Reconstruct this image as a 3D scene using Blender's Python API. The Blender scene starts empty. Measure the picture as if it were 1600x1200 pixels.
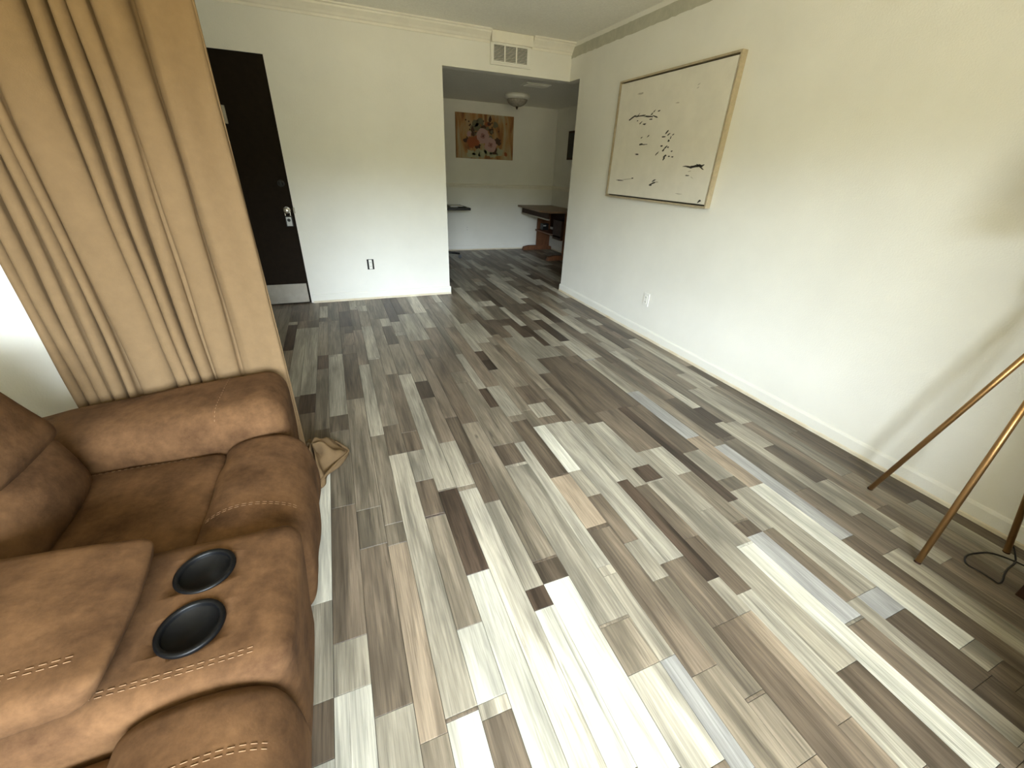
import bpy, bmesh, math, random
from mathutils import Vector, Matrix, noise
from mathutils.bvhtree import BVHTree

scene = bpy.context.scene
COL = scene.collection

# ------------------------------------------------------------------ camera
F_PX, YAW, PITCH, ROLL, CAM_H = 633.5377, 0.403167, -0.4883906, 0.0426184, 1.31698
cam_d = bpy.data.cameras.new('camera')
cam = bpy.data.objects.new('camera', cam_d)
COL.objects.link(cam)
cam_d.sensor_width = 36.0
cam_d.lens = F_PX / 1600 * 36.0
cam_d.clip_start = 0.02
_f = Vector((math.sin(YAW) * math.cos(PITCH), math.cos(YAW) * math.cos(PITCH), math.sin(PITCH)))
_r0 = Vector((math.cos(YAW), -math.sin(YAW), 0))
_u0 = _r0.cross(_f)
_r = math.cos(ROLL) * _r0 + math.sin(ROLL) * _u0
_u = -math.sin(ROLL) * _r0 + math.cos(ROLL) * _u0
cam.matrix_world = Matrix(((_r.x, _u.x, -_f.x, 0), (_r.y, _u.y, -_f.y, 0), (_r.z, _u.z, -_f.z, CAM_H), (0, 0, 0, 1)))
scene.camera = cam

# ------------------------------------------------------------------ world and daylight
W, D, H = 2.465, 4.596, 2.44          # right wall, far wall, ceiling
LW, BACK = -1.40, -1.40               # left wall, wall behind the camera
HS, HD = 2.132, 2.21                  # header underside, dining ceiling
DW, DB, DL = 3.72, 7.25, -0.5         # dining right wall, back wall, left wall
D2 = 4.387                            # end of the right wall
JX, JY = 1.38, -0.15                  # corner of the unseen light-blocking wall, behind the camera on the right
WIN = (-1.05, 0.85, 0.70, 2.04)       # glazed door opening behind the camera: x0, x1, z0, z1
wld = bpy.data.worlds.new('overcast_sky'); scene.world = wld
wld.use_nodes = True
_n = wld.node_tree.nodes; _l = wld.node_tree.links
_bg = _n['Background']
_tc = _n.new('ShaderNodeTexCoord'); _sx = _n.new('ShaderNodeSeparateXYZ'); _rp = _n.new('ShaderNodeValToRGB')
_l.new(_tc.outputs['Generated'], _sx.inputs[0]); _l.new(_sx.outputs['Z'], _rp.inputs[0]); _l.new(_rp.outputs[0], _bg.inputs[0])
_mr = _n.new('ShaderNodeMapRange'); _mr.inputs[1].default_value = -0.5; _mr.inputs[2].default_value = 0.5
_l.new(_sx.outputs['Z'], _mr.inputs[0]); _l.new(_mr.outputs[0], _rp.inputs[0])
# lit paving below the horizon, a belt of trees up to about nine degrees, bright overcast sky above
_cr = _rp.color_ramp
_cr.elements[0].position = 0.0; _cr.elements[0].color = (0.26, 0.235, 0.155, 1)
_cr.elements[1].position = 0.485; _cr.elements[1].color = (0.18, 0.165, 0.105, 1)
for _p, _c in ((0.50, (0.10, 0.10, 0.05, 1)), (0.585, (0.12, 0.12, 0.06, 1)), (0.64, (0.84, 0.96, 1.06, 1)), (1.0, (0.84, 0.96, 1.06, 1))):
    _e = _cr.elements.new(_p); _e.color = _c
_bg.inputs[1].default_value = 32.0
pl = bpy.data.lights.new('window_daylight', 'AREA'); pl.shape = 'RECTANGLE'
pl.size, pl.size_y = WIN[1] - WIN[0], WIN[3] - WIN[2]
pl.cycles.is_portal = True
plo = bpy.data.objects.new('window_daylight', pl); COL.objects.link(plo)
plo.location = ((WIN[0] + WIN[1]) / 2, BACK - 0.13, (WIN[2] + WIN[3]) / 2)
plo.rotation_euler = (math.radians(90), 0, 0)

scene.view_settings.view_transform = 'Standard'
scene.view_settings.look = 'None'
scene.view_settings.gamma = 1.0
scene.view_settings.use_curve_mapping = False
scene.view_settings.exposure = 1.15
scene.cycles.max_bounces = 10
scene.cycles.diffuse_bounces = 8
scene.cycles.sample_clamp_indirect = 8.0
scene.cycles.use_denoising = True

# ------------------------------------------------------------------ materials
def mat(name, color, rough=0.6, metal=0.0, noise_amt=0.0, noise_scale=8.0, bump=0.0, bump_scale=80.0, color2=None, sheen=0.0, stretch=None, spec=0.5, detail=6, grit=0.6):
    m = bpy.data.materials.new(name); m.use_nodes = True
    nt = m.node_tree; N = nt.nodes; L = nt.links
    b = N['Principled BSDF']
    b.inputs['Base Color'].default_value = (*color, 1)
    b.inputs['Roughness'].default_value = rough
    b.inputs['Metallic'].default_value = metal
    b.inputs['Specular IOR Level'].default_value = spec
    if sheen:
        b.inputs['Sheen Weight'].default_value = sheen
        b.inputs['Sheen Roughness'].default_value = 0.5
    geo = None
    def coord():
        g = N.new('ShaderNodeNewGeometry')
        if stretch:
            mp = N.new('ShaderNodeMapping'); mp.inputs['Scale'].default_value = stretch
            L.new(g.outputs['Position'], mp.inputs['Vector']); return mp.outputs[0]
        return g.outputs['Position']
    if noise_amt or color2:
        c = coord()
        n1 = N.new('ShaderNodeTexNoise'); n1.inputs['Scale'].default_value = noise_scale; n1.inputs['Detail'].default_value = detail; n1.inputs['Roughness'].default_value = grit
        L.new(c, n1.inputs['Vector'])
        r = N.new('ShaderNodeValToRGB')
        r.color_ramp.elements[0].position = 0.32; r.color_ramp.elements[1].position = 0.68
        c2 = color2 or tuple(min(1, x * (1 + noise_amt)) for x in color)
        c1 = color if color2 else tuple(x * (1 - noise_amt) for x in color)
        r.color_ramp.elements[0].color = (*c1, 1); r.color_ramp.elements[1].color = (*c2, 1)
        L.new(n1.outputs['Fac'], r.inputs[0]); L.new(r.outputs[0], b.inputs['Base Color'])
    if bump:
        c = coord()
        n2 = N.new('ShaderNodeTexNoise'); n2.inputs['Scale'].default_value = bump_scale; n2.inputs['Detail'].default_value = 4
        L.new(c, n2.inputs['Vector'])
        bp = N.new('ShaderNodeBump'); bp.inputs['Strength'].default_value = bump; bp.inputs['Distance'].default_value = 0.004
        L.new(n2.outputs['Fac'], bp.inputs['Height']); L.new(bp.outputs[0], b.inputs['Normal'])
    return m

M_WALL = mat('painted_wall', (0.77, 0.76, 0.705), 0.75, noise_amt=0.03, noise_scale=2.5, bump=0.25, bump_scale=140, spec=0.3)
M_CEIL = mat('textured_ceiling', (0.91, 0.895, 0.82), 0.9, noise_amt=0.05, noise_scale=60, bump=0.9, bump_scale=110, spec=0.2)
M_TRIM = mat('trim_paint', (0.78, 0.75, 0.66), 0.5, noise_amt=0.05, noise_scale=7)
M_SHOE = mat('yellowed_trim', (0.74, 0.70, 0.58), 0.5, color2=(0.60, 0.50, 0.34), noise_scale=5)
M_PLASTER = mat('bare_plaster_strip', (0.47, 0.46, 0.38), 0.95, noise_amt=0.10, noise_scale=14, bump=0.5, bump_scale=60)
M_DOOR = mat('dark_door_paint', (0.013, 0.0085, 0.005), 0.8, noise_amt=0.2, noise_scale=20, spec=0.12)
M_GAP = mat('door_gap', (0.006, 0.005, 0.004), 0.9)
M_KICK = mat('brushed_kick_plate', (0.33, 0.30, 0.25), 0.45, metal=0.6, noise_amt=0.12, noise_scale=9)
M_CHROME = mat('satin_chrome', (0.62, 0.60, 0.56), 0.25, metal=1.0)
M_BLACKP = mat('black_plastic', (0.012, 0.012, 0.013), 0.35)
M_GREYP = mat('grey_plastic', (0.45, 0.46, 0.46), 0.4)
M_WHITEP = mat('white_plastic', (0.78, 0.77, 0.72), 0.35)
M_SUEDE = mat('brown_suede', (0.040, 0.0192, 0.0085), 0.9, color2=(0.126, 0.066, 0.0300), noise_scale=7, detail=12, grit=0.72, bump=0.35, bump_scale=38, spec=0.1)
M_STITCH = mat('stitch_thread', (0.20, 0.115, 0.058), 0.8)
M_CUP = mat('black_cup_plastic', (0.003, 0.003, 0.0033), 0.4, spec=0.15)
M_CURT = mat('tan_curtain', (0.160, 0.105, 0.056), 0.9, noise_amt=0.05, noise_scale=30, bump=0.15, bump_scale=300, spec=0.1)
M_BRASS = mat('bronze_tube', (0.43, 0.25, 0.105), 0.36, metal=0.9, noise_amt=0.1, noise_scale=15)
M_SHADE = mat('lamp_shade_linen', (0.72, 0.68, 0.58), 0.9)
M_CORD = mat('black_cord', (0.010, 0.008, 0.008), 0.5)
M_OAK = mat('red_brown_wood', (0.15, 0.056, 0.020), 0.6, noise_amt=0.3, noise_scale=9, stretch=(6, 6, 0.8))
M_DESKTOP = mat('worn_desk_top', (0.20, 0.125, 0.075), 0.4, noise_amt=0.15, noise_scale=6)
M_DARKWOOD = mat('dark_wood', (0.038, 0.017, 0.009), 0.6, noise_amt=0.25, noise_scale=10, spec=0.2)
M_FRAME = mat('champagne_frame', (0.50, 0.42, 0.29), 0.42, metal=0.35, noise_amt=0.12, noise_scale=25)
M_FRAMEIN = mat('black_frame_recess', (0.02, 0.017, 0.014), 0.6)
M_CANVAS = mat('off_white_canvas', (0.70, 0.67, 0.59), 0.85, noise_amt=0.05, noise_scale=6, bump=0.3, bump_scale=90)
M_INK = mat('black_paint', (0.03, 0.027, 0.022), 0.7)
M_INK2 = mat('washed_paint', (0.42, 0.39, 0.33), 0.8)
M_GLASS = mat('frosted_glass_bowl', (0.34, 0.31, 0.26), 0.25, noise_amt=0.25, noise_scale=40)
M_DUCT = mat('dark_duct', (0.015, 0.013, 0.012), 0.9)
M_BASE = mat('floor_joint', (0.055, 0.047, 0.038), 0.8)

TONES = {  # colour of the print on each strip, and how strong its streaks are
    'w': ((0.475, 0.462, 0.405), 0.40), 'x': ((0.365, 0.340, 0.285), 0.46), 'l': ((0.275, 0.250, 0.203), 0.46),
    'b': ((0.300, 0.296, 0.290), 0.36), 't': ((0.240, 0.192, 0.143), 0.46), 'g': ((0.188, 0.159, 0.122), 0.50),
    'm': ((0.152, 0.121, 0.091), 0.50), 'd': ((0.110, 0.085, 0.063), 0.52), 'k': ((0.064, 0.045, 0.033), 0.60)}
def plank_mat(key):
    c, amt = TONES[key]
    m = bpy.data.materials.new('vinyl_strip_' + key); m.use_nodes = True
    nt = m.node_tree; N = nt.nodes; L = nt.links
    b = N['Principled BSDF']; b.inputs['Roughness'].default_value = 0.42; b.inputs['Specular IOR Level'].default_value = 0.4
    g = N.new('ShaderNodeNewGeometry'); at = N.new('ShaderNodeAttribute'); at.attribute_name = 'rnd'
    mul = N.new('ShaderNodeVectorMath'); mul.operation = 'SCALE'; mul.inputs[3].default_value = 40
    L.new(at.outputs['Color'], mul.inputs[0])
    add = N.new('ShaderNodeVectorMath'); add.operation = 'ADD'
    L.new(g.outputs['Position'], add.inputs[0]); L.new(mul.outputs[0], add.inputs[1])
    def nz(sc, scale, detail, rough=0.6, dist=0.0):
        mp = N.new('ShaderNodeMapping'); mp.inputs['Scale'].default_value = sc
        L.new(add.outputs[0], mp.inputs[0])
        t = N.new('ShaderNodeTexNoise'); t.inputs['Scale'].default_value = scale; t.inputs['Detail'].default_value = detail
        t.inputs['Roughness'].default_value = rough; t.inputs['Distortion'].default_value = dist
        L.new(mp.outputs[0], t.inputs[0]); return t.outputs['Fac']
    fine = nz((1, 0.035, 1), 130, 5, 0.65, 0.4)
    broad = nz((1, 0.10, 1), 14, 3, 0.55, 0.6)
    crack = nz((1, 0.03, 1), 60, 6, 0.7, 0.8)
    def mr(src, a, b_, c_, d_):
        x = N.new('ShaderNodeMapRange'); x.inputs[1].default_value = a; x.inputs[2].default_value = b_
        x.inputs[3].default_value = c_; x.inputs[4].default_value = d_; L.new(src, x.inputs[0]); return x.outputs[0]
    def mm(op, a, b_):
        x = N.new('ShaderNodeMath'); x.operation = op
        for i, v in enumerate((a, b_)):
            if isinstance(v, float): x.inputs[i].default_value = v
            else: L.new(v, x.inputs[i])
        return x.outputs[0]
    v = mm('MULTIPLY', mr(fine, 0.36, 0.64, 1 - amt * 0.55, 1 + amt * 0.5), mr(broad, 0.36, 0.64, 1 - amt * 0.75, 1 + amt * 0.7))
    v = mm('MULTIPLY', v, mr(crack, 0.58, 0.68, 1.0, 1 - amt * 0.95))
    # sparse knots
    mpk = N.new('ShaderNodeMapping'); mpk.inputs['Scale'].default_value = (7.0, 2.6, 0.0); L.new(add.outputs[0], mpk.inputs[0])
    vo = N.new('ShaderNodeTexVoronoi'); vo.inputs['Scale'].default_value = 1.0; L.new(mpk.outputs[0], vo.inputs['Vector'])
    sk = N.new('ShaderNodeSeparateColor'); L.new(vo.outputs['Color'], sk.inputs[0])
    gate = mr(sk.outputs[0], 0.74, 0.76, 0.0, 1.0)
    knot = mm('MULTIPLY', gate, mr(vo.outputs['Distance'], 0.025, 0.075, 0.65, 0.0))
    v = mm('MULTIPLY', v, mm('SUBTRACT', 1.0, knot))
    sx = N.new('ShaderNodeSeparateColor'); L.new(at.outputs['Color'], sx.inputs[0])
    v = mm('MULTIPLY', v, mr(sx.outputs[2], 0.0, 1.0, 0.86, 1.14))
    col = N.new('ShaderNodeVectorMath'); col.operation = 'SCALE'; col.inputs[0].default_value = c
    L.new(v, col.inputs[3]); L.new(col.outputs[0], b.inputs['Base Color'])
    bp = N.new('ShaderNodeBump'); bp.inputs['Strength'].default_value = 0.12; bp.inputs['Distance'].default_value = 0.002
    L.new(fine, bp.inputs['Height']); L.new(bp.outputs[0], b.inputs['Normal'])
    return m
M_PLANK = {k: plank_mat(k) for k in TONES}

# ------------------------------------------------------------------ builders
def link(name, me, parent=None):
    o = bpy.data.objects.new(name, me); COL.objects.link(o)
    if parent: o.parent = parent
    return o
def root_of(o):
    while o.parent: o = o.parent
    return o
def obj(name, bm, m, parent=None, smooth=False, normals=True):
    """one mesh object; coordinates are given in world space and shifted to the thing's own base"""
    if parent:
        bmesh.ops.translate(bm, verts=bm.verts, vec=-root_of(parent).location)
    if normals: bmesh.ops.recalc_face_normals(bm, faces=bm.faces)
    me = bpy.data.meshes.new(name); bm.to_mesh(me); bm.free()
    for mm_ in (m if isinstance(m, (list, tuple)) else [m]): me.materials.append(mm_)
    if smooth: me.polygons.foreach_set('use_smooth', [True] * len(me.polygons))
    return link(name, me, parent)
def thing(name, label, cat, loc, group=None):
    o = bpy.data.objects.new(name, None); COL.objects.link(o); o.location = loc; o.empty_display_size = 0.1
    o['label'] = label; o['category'] = cat
    if group: o['group'] = group
    return o
def struct(name, bm, m, smooth=False):
    o = obj(name, bm, m, None, smooth); o['kind'] = 'structure'; return o
def box(bm, x0, x1, y0, y1, z0, z1, bev=0.0, seg=2, mi=0):
    vs = [bm.verts.new((x, y, z)) for z in (z0, z1) for y in (y0, y1) for x in (x0, x1)]
    fs = [(0, 2, 3, 1), (4, 5, 7, 6), (0, 1, 5, 4), (2, 6, 7, 3), (0, 4, 6, 2), (1, 3, 7, 5)]
    faces = [bm.faces.new([vs[i] for i in f]) for f in fs]
    for f in faces: f.material_index = mi
    if bev:
        es = list({e for f in faces for e in f.edges})
        bmesh.ops.bevel(bm, geom=es, offset=bev, segments=seg, affect='EDGES', profile=0.5)
    return vs
def B(*a, **k):
    bm = bmesh.new(); box(bm, *a, **k); return bm
def tube(bm, p0, p1, r0, r1=None, n=16, cap=True):
    r1 = r0 if r1 is None else r1
    p0, p1 = Vector(p0), Vector(p1); d = (p1 - p0).normalized()
    a = d.orthogonal().normalized(); b_ = d.cross(a)
    A = [bm.verts.new(p0 + r0 * (math.cos(t) * a + math.sin(t) * b_)) for t in [2 * math.pi * i / n for i in range(n)]]
    C = [bm.verts.new(p1 + r1 * (math.cos(t) * a + math.sin(t) * b_)) for t in [2 * math.pi * i / n for i in range(n)]]
    for i in range(n): bm.faces.new((A[i], A[(i + 1) % n], C[(i + 1) % n], C[i]))
    if cap: bm.faces.new(A[::-1]); bm.faces.new(C)
def path_tube(bm, pts, r, n=8):
    pts = [Vector(p) for p in pts]; rings = []
    for i, p in enumerate(pts):
        d = (pts[min(i + 1, len(pts) - 1)] - pts[max(i - 1, 0)]).normalized()
        a = d.cross(Vector((0, 0, 1)))
        a = a.normalized() if a.length > 1e-4 else Vector((1, 0, 0)); b_ = d.cross(a)
        rings.append([bm.verts.new(p + r * (math.cos(t) * a + math.sin(t) * b_)) for t in [2 * math.pi * k / n for k in range(n)]])
    for A, C in zip(rings, rings[1:]):
        for i in range(n): bm.faces.new((A[i], A[(i + 1) % n], C[(i + 1) % n], C[i]))
    bm.faces.new(rings[0][::-1]); bm.faces.new(rings[-1])
def catmull(pts, k=8):
    P = [Vector(p) for p in pts]; P = [2 * P[0] - P[1]] + P + [2 * P[-1] - P[-2]]; out = []
    for i in range(1, len(P) - 2):
        for j in range(k):
            t = j / k
            out.append(0.5 * ((2 * P[i]) + (P[i + 1] - P[i - 1]) * t + (2 * P[i - 1] - 5 * P[i] + 4 * P[i + 1] - P[i + 2]) * t * t + (3 * P[i] - P[i - 1] - 3 * P[i + 1] + P[i + 2]) * t ** 3))
    out.append(P[-2]); return out
def lathe(bm, prof, c, axis='z', n=32):
    """prof: (radius, height) pairs turned about an axis through c"""
    rings = []
    for r, h in prof:
        ring = []
        for i in range(n):
            t = 2 * math.pi * i / n; u, v = r * math.cos(t), r * math.sin(t)
            p = {'z': (u, v, h), 'y': (u, h, v), 'x': (h, u, v)}[axis]
            ring.append(bm.verts.new(Vector(c) + Vector(p)))
        rings.append(ring)
    for A, C in zip(rings, rings[1:]):
        for i in range(n): bm.faces.new((A[i], A[(i + 1) % n], C[(i + 1) % n], C[i]))
    if prof[0][0] > 1e-5: bm.faces.new(rings[0][::-1])
    if prof[-1][0] > 1e-5: bm.faces.new(rings[-1])
    bmesh.ops.remove_doubles(bm, verts=bm.verts, dist=1e-6)
def prism(bm, poly, axis, a, b_, mi=0):
    """poly in the two remaining axes, extruded from a to b_ along axis"""
    def p(q, h): return {'x': (h, q[0], q[1]), 'y': (q[0], h, q[1]), 'z': (q[0], q[1], h)}[axis]
    A = [bm.verts.new(p(q, a)) for q in poly]; C = [bm.verts.new(p(q, b_)) for q in poly]; n = len(poly)
    fs = [bm.faces.new((A[i], A[(i + 1) % n], C[(i + 1) % n], C[i])) for i in range(n)]
    fs += [bm.faces.new(A[::-1]), bm.faces.new(C)]
    for f in fs: f.material_index = mi
def soft_box(corners, r, puff=(0, 0, 0), n=12, wob=0.0, seed=0.0, warp=None):
    """a padded block: eight corners (x fastest, then y, then z), rounding radius r, bulge per axis"""
    Cn = [Vector(c) for c in corners]
    def tri(u, v, w):
        p = Vector((0, 0, 0))
        for k in range(8):
            fx = (u + 1) / 2 if k & 1 else (1 - u) / 2
            fy = (v + 1) / 2 if k & 2 else (1 - v) / 2
            fz = (w + 1) / 2 if k & 4 else (1 - w) / 2
            p += Cn[k] * (fx * fy * fz)
        return p
    h = ((Cn[1] - Cn[0]).length / 2, (Cn[2] - Cn[0]).length / 2, (Cn[4] - Cn[0]).length / 2)
    rr = min(r, *[x * 0.98 for x in h])
    def ts(hh):
        e = rr / hh; k = 5
        a = [-1 + e * (1 - math.cos(math.pi / 2 * i / k)) for i in range(k)]
        mid = [-1 + e + (2 - 2 * e) * i / n for i in range(n + 1)]
        return a + mid + [-x for x in a[::-1]]
    T = [ts(x) for x in h]
    bm = bmesh.new(); cache = {}
    def vert(u, v, w):
        key = (round(u, 5), round(v, 5), round(w, 5))
        if key in cache: return cache[key]
        p = Vector((u * h[0], v * h[1], w * h[2]))
        q = Vector([max(-(hh - rr), min(hh - rr, c)) for c, hh in zip(p, h)])
        d = p - q
        if d.length > 1e-9: p = q + d.normalized() * rr
        U = [p[i] / h[i] for i in range(3)]
        pos = tri(*U)
        ax = [(Cn[1] - Cn[0]).normalized(), (Cn[2] - Cn[0]).normalized(), (Cn[4] - Cn[0]).normalized()]
        for i in range(3):
            j, k = (i + 1) % 3, (i + 2) % 3
            pos += ax[i] * (puff[i] * U[i] * (1 - U[j] ** 2) * (1 - U[k] ** 2))
        if wob:
            s = Vector((pos.x * 7 + seed, pos.y * 7, pos.z * 7))
            pos += Vector((noise.noise(s), noise.noise(s + Vector((9, 0, 0))), noise.noise(s + Vector((0, 9, 0))))) * wob
        if warp: pos = warp(pos)
        cache[key] = bm.verts.new(pos); return cache[key]
    for i in range(3):
        j, k = (i + 1) % 3, (i + 2) % 3
        for sgn in (-1, 1):
            for a in range(len(T[j]) - 1):
                for b_ in range(len(T[k]) - 1):
                    q = []
                    for (ua, ub) in ((T[j][a], T[k][b_]), (T[j][a + 1], T[k][b_]), (T[j][a + 1], T[k][b_ + 1]), (T[j][a], T[k][b_ + 1])):
                        c = [0, 0, 0]; c[i] = sgn; c[j] = ua; c[k] = ub; q.append(vert(*c))
                    q = list(dict.fromkeys(q))
                    if len(q) >= 3:
                        try: bm.faces.new(q)
                        except ValueError: pass
    return bm
def block(x0, x1, y0, y1, z0, z1):
    return [(x, y, z) for z in (z0, z1) for y in (y0, y1) for x in (x0, x1)]
def roll(profile, y0, y1, r, n=26, wob=0.0, seed=0):
    """a padded roll: closed (x, z) profile swept along y with rounded ends"""
    prof = [Vector((p[0], p[1], 0)) for p in catmull(profile + [profile[0]], 7)[:-1]]
    m_ = len(prof); cx = sum(p.x for p in prof) / m_; cz = sum(p.y for p in prof) / m_
    st = []
    for i in range(8): a = math.pi / 2 * i / 7; st.append((y0 + r * (1 - math.cos(math.pi / 2 - a) if False else 1 - math.sin(a)), r * (1 - math.cos(a))))
    st = [(y0 + r * (1 - math.sin(math.pi / 2 * i / 7)), r * (1 - math.cos(math.pi / 2 * i / 7))) for i in range(7, -1, -1)]
    mid = [(y0 + r + (y1 - y0 - 2 * r) * i / n, 0) for i in range(1, n)]
    st = st + mid + [(y0 + y1 - y, s) for y, s in st[::-1]]
    bm = bmesh.new(); rings = []
    for y, ins in st:
        ring = []
        for p in prof:
            d = Vector((cx - p.x, cz - p.y, 0)); L = d.length
            q = p + d / L * min(ins, L * 0.6)
            t = (y - y0) / (y1 - y0); 
            v = Vector((q.x, y, q.y))
            if wob:
                s = Vector((v.x * 6 + seed, v.y * 9, v.z * 6)); v += Vector((noise.noise(s), 0, noise.noise(s + Vector((5, 5, 0))))) * wob
            ring.append(bm.verts.new(v))
        rings.append(ring)
    for A, C in zip(rings, rings[1:]):
        for i in range(m_): bm.faces.new((A[i], A[(i + 1) % m_], C[(i + 1) % m_], C[i]))
    bm.faces.new(rings[0][::-1]); bm.faces.new(rings[-1])
    return bm
def stitches(targets, pts, parent, dash=0.0085, gap=0.005, r=0.0007, drop=(0, 0, -1), up=2.0):
    """a line of short threads laid on the surface of the given objects; pts in world (x, y)"""
    off = root_of(parent).location
    trees = []
    for t in targets:
        me = t.data; trees.append(BVHTree.FromPolygons([v.co + off for v in me.vertices], [list(p.vertices) for p in me.polygons]))
    line = []
    for p in catmull([Vector((x, y, 0)) for x, y in pts], 40):
        best = None
        for tr in trees:
            hit = tr.ray_cast(Vector((p.x, p.y, up)), Vector((0, 0, -1)))
            if hit[0] is not None and (best is None or hit[0].z > best.z): best = hit[0]
        if best is not None: line.append(best + Vector((0, 0, 0.0006)))
    bm = bmesh.new(); acc = 0; on = True; cur = [line[0]]
    for a, c in zip(line, line[1:]):
        acc += (c - a).length
        if on: cur.append(c)
        if acc > (dash if on else gap):
            if on and len(cur) > 1: tube(bm, cur[0], cur[-1], r, n=5)
            on = not on; acc = 0; cur = [c]
    return obj('stitching', bm, M_STITCH, parent, True)

# ------------------------------------------------------------------ the setting
T = 0.12
bm = bmesh.new()
box(bm, LW - T, DW + T, BACK - T, DB + T, -0.10, -0.004)
floor = struct('floor', bm, M_BASE)
struct('ceiling', B(LW - T, W + T, BACK - T, D + T, H, H + 0.1), M_CEIL)
bm = bmesh.new(); box(bm, DL - T, DW + T, D + T, DB + T, HD, HD + 0.1); box(bm, W + T, DW + T, D2 + T, D + T, HD, HD + 0.1)
struct('ceiling_dining', bm, M_CEIL)
struct('wall_partition', B(LW, -0.50, 2.04, 2.14, 0, H), M_WALL)
struct('wall_left', B(LW - T, LW, BACK - T, D + T, 0, H), M_WALL)
bm = bmesh.new(); box(bm, W, W + T, BACK - T, D2, 0, H); box(bm, W, W + T, D2, D + T, HS, H)
struct('wall_right', bm, M_WALL)
DX0, DX1, DH = -1.262, -0.346, 2.055   # front door opening
EX = 1.1236                            # left edge of the dining opening
bm = bmesh.new()
box(bm, LW, DX0, D, D + T, 0, H); box(bm, DX0, DX1, D, D + T, DH, H)
box(bm, DX1, EX, D, D + T, 0, H); box(bm, EX, W, D, D + T, HS, H)
box(bm, DX0, DX1, D + 0.09, D + T, 0, DH)
struct('wall_far', bm, M_WALL)
bm = bmesh.new()
box(bm, LW, WIN[0], BACK - T, BACK, 0, H); box(bm, WIN[1], W, BACK - T, BACK, 0, H)
box(bm, WIN[0], WIN[1], BACK - T, BACK, WIN[3], H); box(bm, WIN[0], WIN[1], BACK - T, BACK, 0, WIN[2])
struct('wall_back', bm, M_WALL)
struct('wall_light_block', B(JX, W, BACK, JY, 0, H), M_WALL)  # added out of view to keep window light off the right corner
struct('wall_dining_back', B(DL - T, DW + T, DB, DB + T, 0, HD), M_WALL)
struct('wall_dining_right', B(DW, DW + T, D2, DB, 0, HD), M_WALL)
struct('wall_dining_left', B(DL - T, DL, D + T, DB, 0, HD), M_WALL)
struct('wall_dining_front', B(W + T, DW, D2, D2 + T, 0, HD), M_WALL)

# unseen slab added outside the window to dim the near floor
struct('ceiling_sky_block', B(LW - 0.6, W, BACK - 1.30, BACK - T - 0.01, 2.30, 2.38), M_TRIM)

# baseboards: flat board painted with the wall, a thin yellowed shoe strip along the floor
def baseboard(name, segs, axis, face, sgn):
    bm = bmesh.new()
    prof = [(0, 0.0), (0.017, 0.0), (0.017, 0.016), (0.011, 0.020), (0.011, 0.072), (0.006, 0.084), (0, 0.087)]
    for a, b_ in segs:
        if axis == 'x': prism(bm, [(face + sgn * p[0], p[1]) for p in prof], 'x', a, b_)
        else:
            A = [bm.verts.new((face + sgn * p[0], a, p[1])) for p in prof]; C = [bm.verts.new((face + sgn * p[0], b_, p[1])) for p in prof]
            n = len(prof)
            for i in range(n): bm.faces.new((A[i], A[(i + 1) % n], C[(i + 1) % n], C[i]))
            bm.faces.new(A[::-1]); bm.faces.new(C)
    for f in bm.faces:
        if all(v.co.z <= 0.0201 for v in f.verts): f.material_index = 1
    o = obj(name, bm, [M_WALL, M_SHOE]); o['kind'] = 'structure'; return o
baseboard('baseboard_far', [(DX1 + 0.02, EX + 0.012)], 'x', D, -1)
baseboard('baseboard_right', [(JY, D2 + 0.012)], 'y', W, -1)
baseboard('baseboard_left', [(BACK, 2.04)], 'y', LW, 1)
baseboard('baseboard_partition', [(LW, -0.50)], 'x', 2.04, -1)
baseboard('baseboard_dining_back', [(DL, DW)], 'x', DB, -1)
baseboard('baseboard_dining_right', [(D2 + T, DB)], 'y', DW, -1)

# crown moulding of the far wall, cut where the air vent sits
prof = [(0, 2.345), (-0.010, 2.345), (-0.012, 2.362), (-0.020, 2.368), (-0.030, 2.385), (-0.050, 2.405), (-0.058, 2.412), (-0.060, 2.424), (-0.072, 2.430), (-0.074, 2.44), (0, 2.44)]
def crown(name, a, b_):
    bm = bmesh.new(); prism(bm, [(D + p[0], p[1]) for p in prof], 'x', a, b_)
    struct(name, bm, M_TRIM)
crown('trim_1', LW, 1.585); crown('trim_2', 2.018, W)
# rough stripe on the right wall where the crown was torn off
bm = bmesh.new(); rnd = random.Random(5)
ys = [JY + (D - JY) * i / 120 for i in range(121)]
lo = [2.322 + rnd.uniform(-0.003, 0.003) for y in ys]; hi = [2.406 + rnd.uniform(-0.002, 0.002) for y in ys]
for i in range(120):
    a, c = ys[i], ys[i + 1]
    q = [bm.verts.new((W - 0.0025, a, lo[i])), bm.verts.new((W - 0.0025, c, lo[i + 1])), bm.verts.new((W - 0.0025, c, hi[i + 1])), bm.verts.new((W - 0.0025, a, hi[i]))]
    q2 = [bm.verts.new((W + 0.001, v.co.y, v.co.z)) for v in q]
    bm.faces.new(q); bm.faces.new((q[0], q2[0], q2[1], q[1])); bm.faces.new((q[2], q2[2], q2[3], q[3]))
struct('trim_3', bm, M_PLASTER)
# chair rail in the dining room
bm = bmesh.new()
rp = [(0, 1.00), (-0.008, 1.0), (-0.012, 1.02), (-0.02, 1.03), (-0.022, 1.05), (-0.014, 1.06), (0, 1.064)]
prism(bm, [(DB + p[0], p[1]) for p in rp], 'x', DL, DW)
struct('trim_4', bm, M_TRIM)
bm = bmesh.new()
A = [bm.verts.new((DW + p[0], D2 + T, p[1])) for p in rp]; C = [bm.verts.new((DW + p[0], DB, p[1])) for p in rp]
for i in range(len(rp)): bm.faces.new((A[i], A[(i + 1) % len(rp)], C[(i + 1) % len(rp)], C[i]))
struct('trim_5', bm, M_TRIM)
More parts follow.
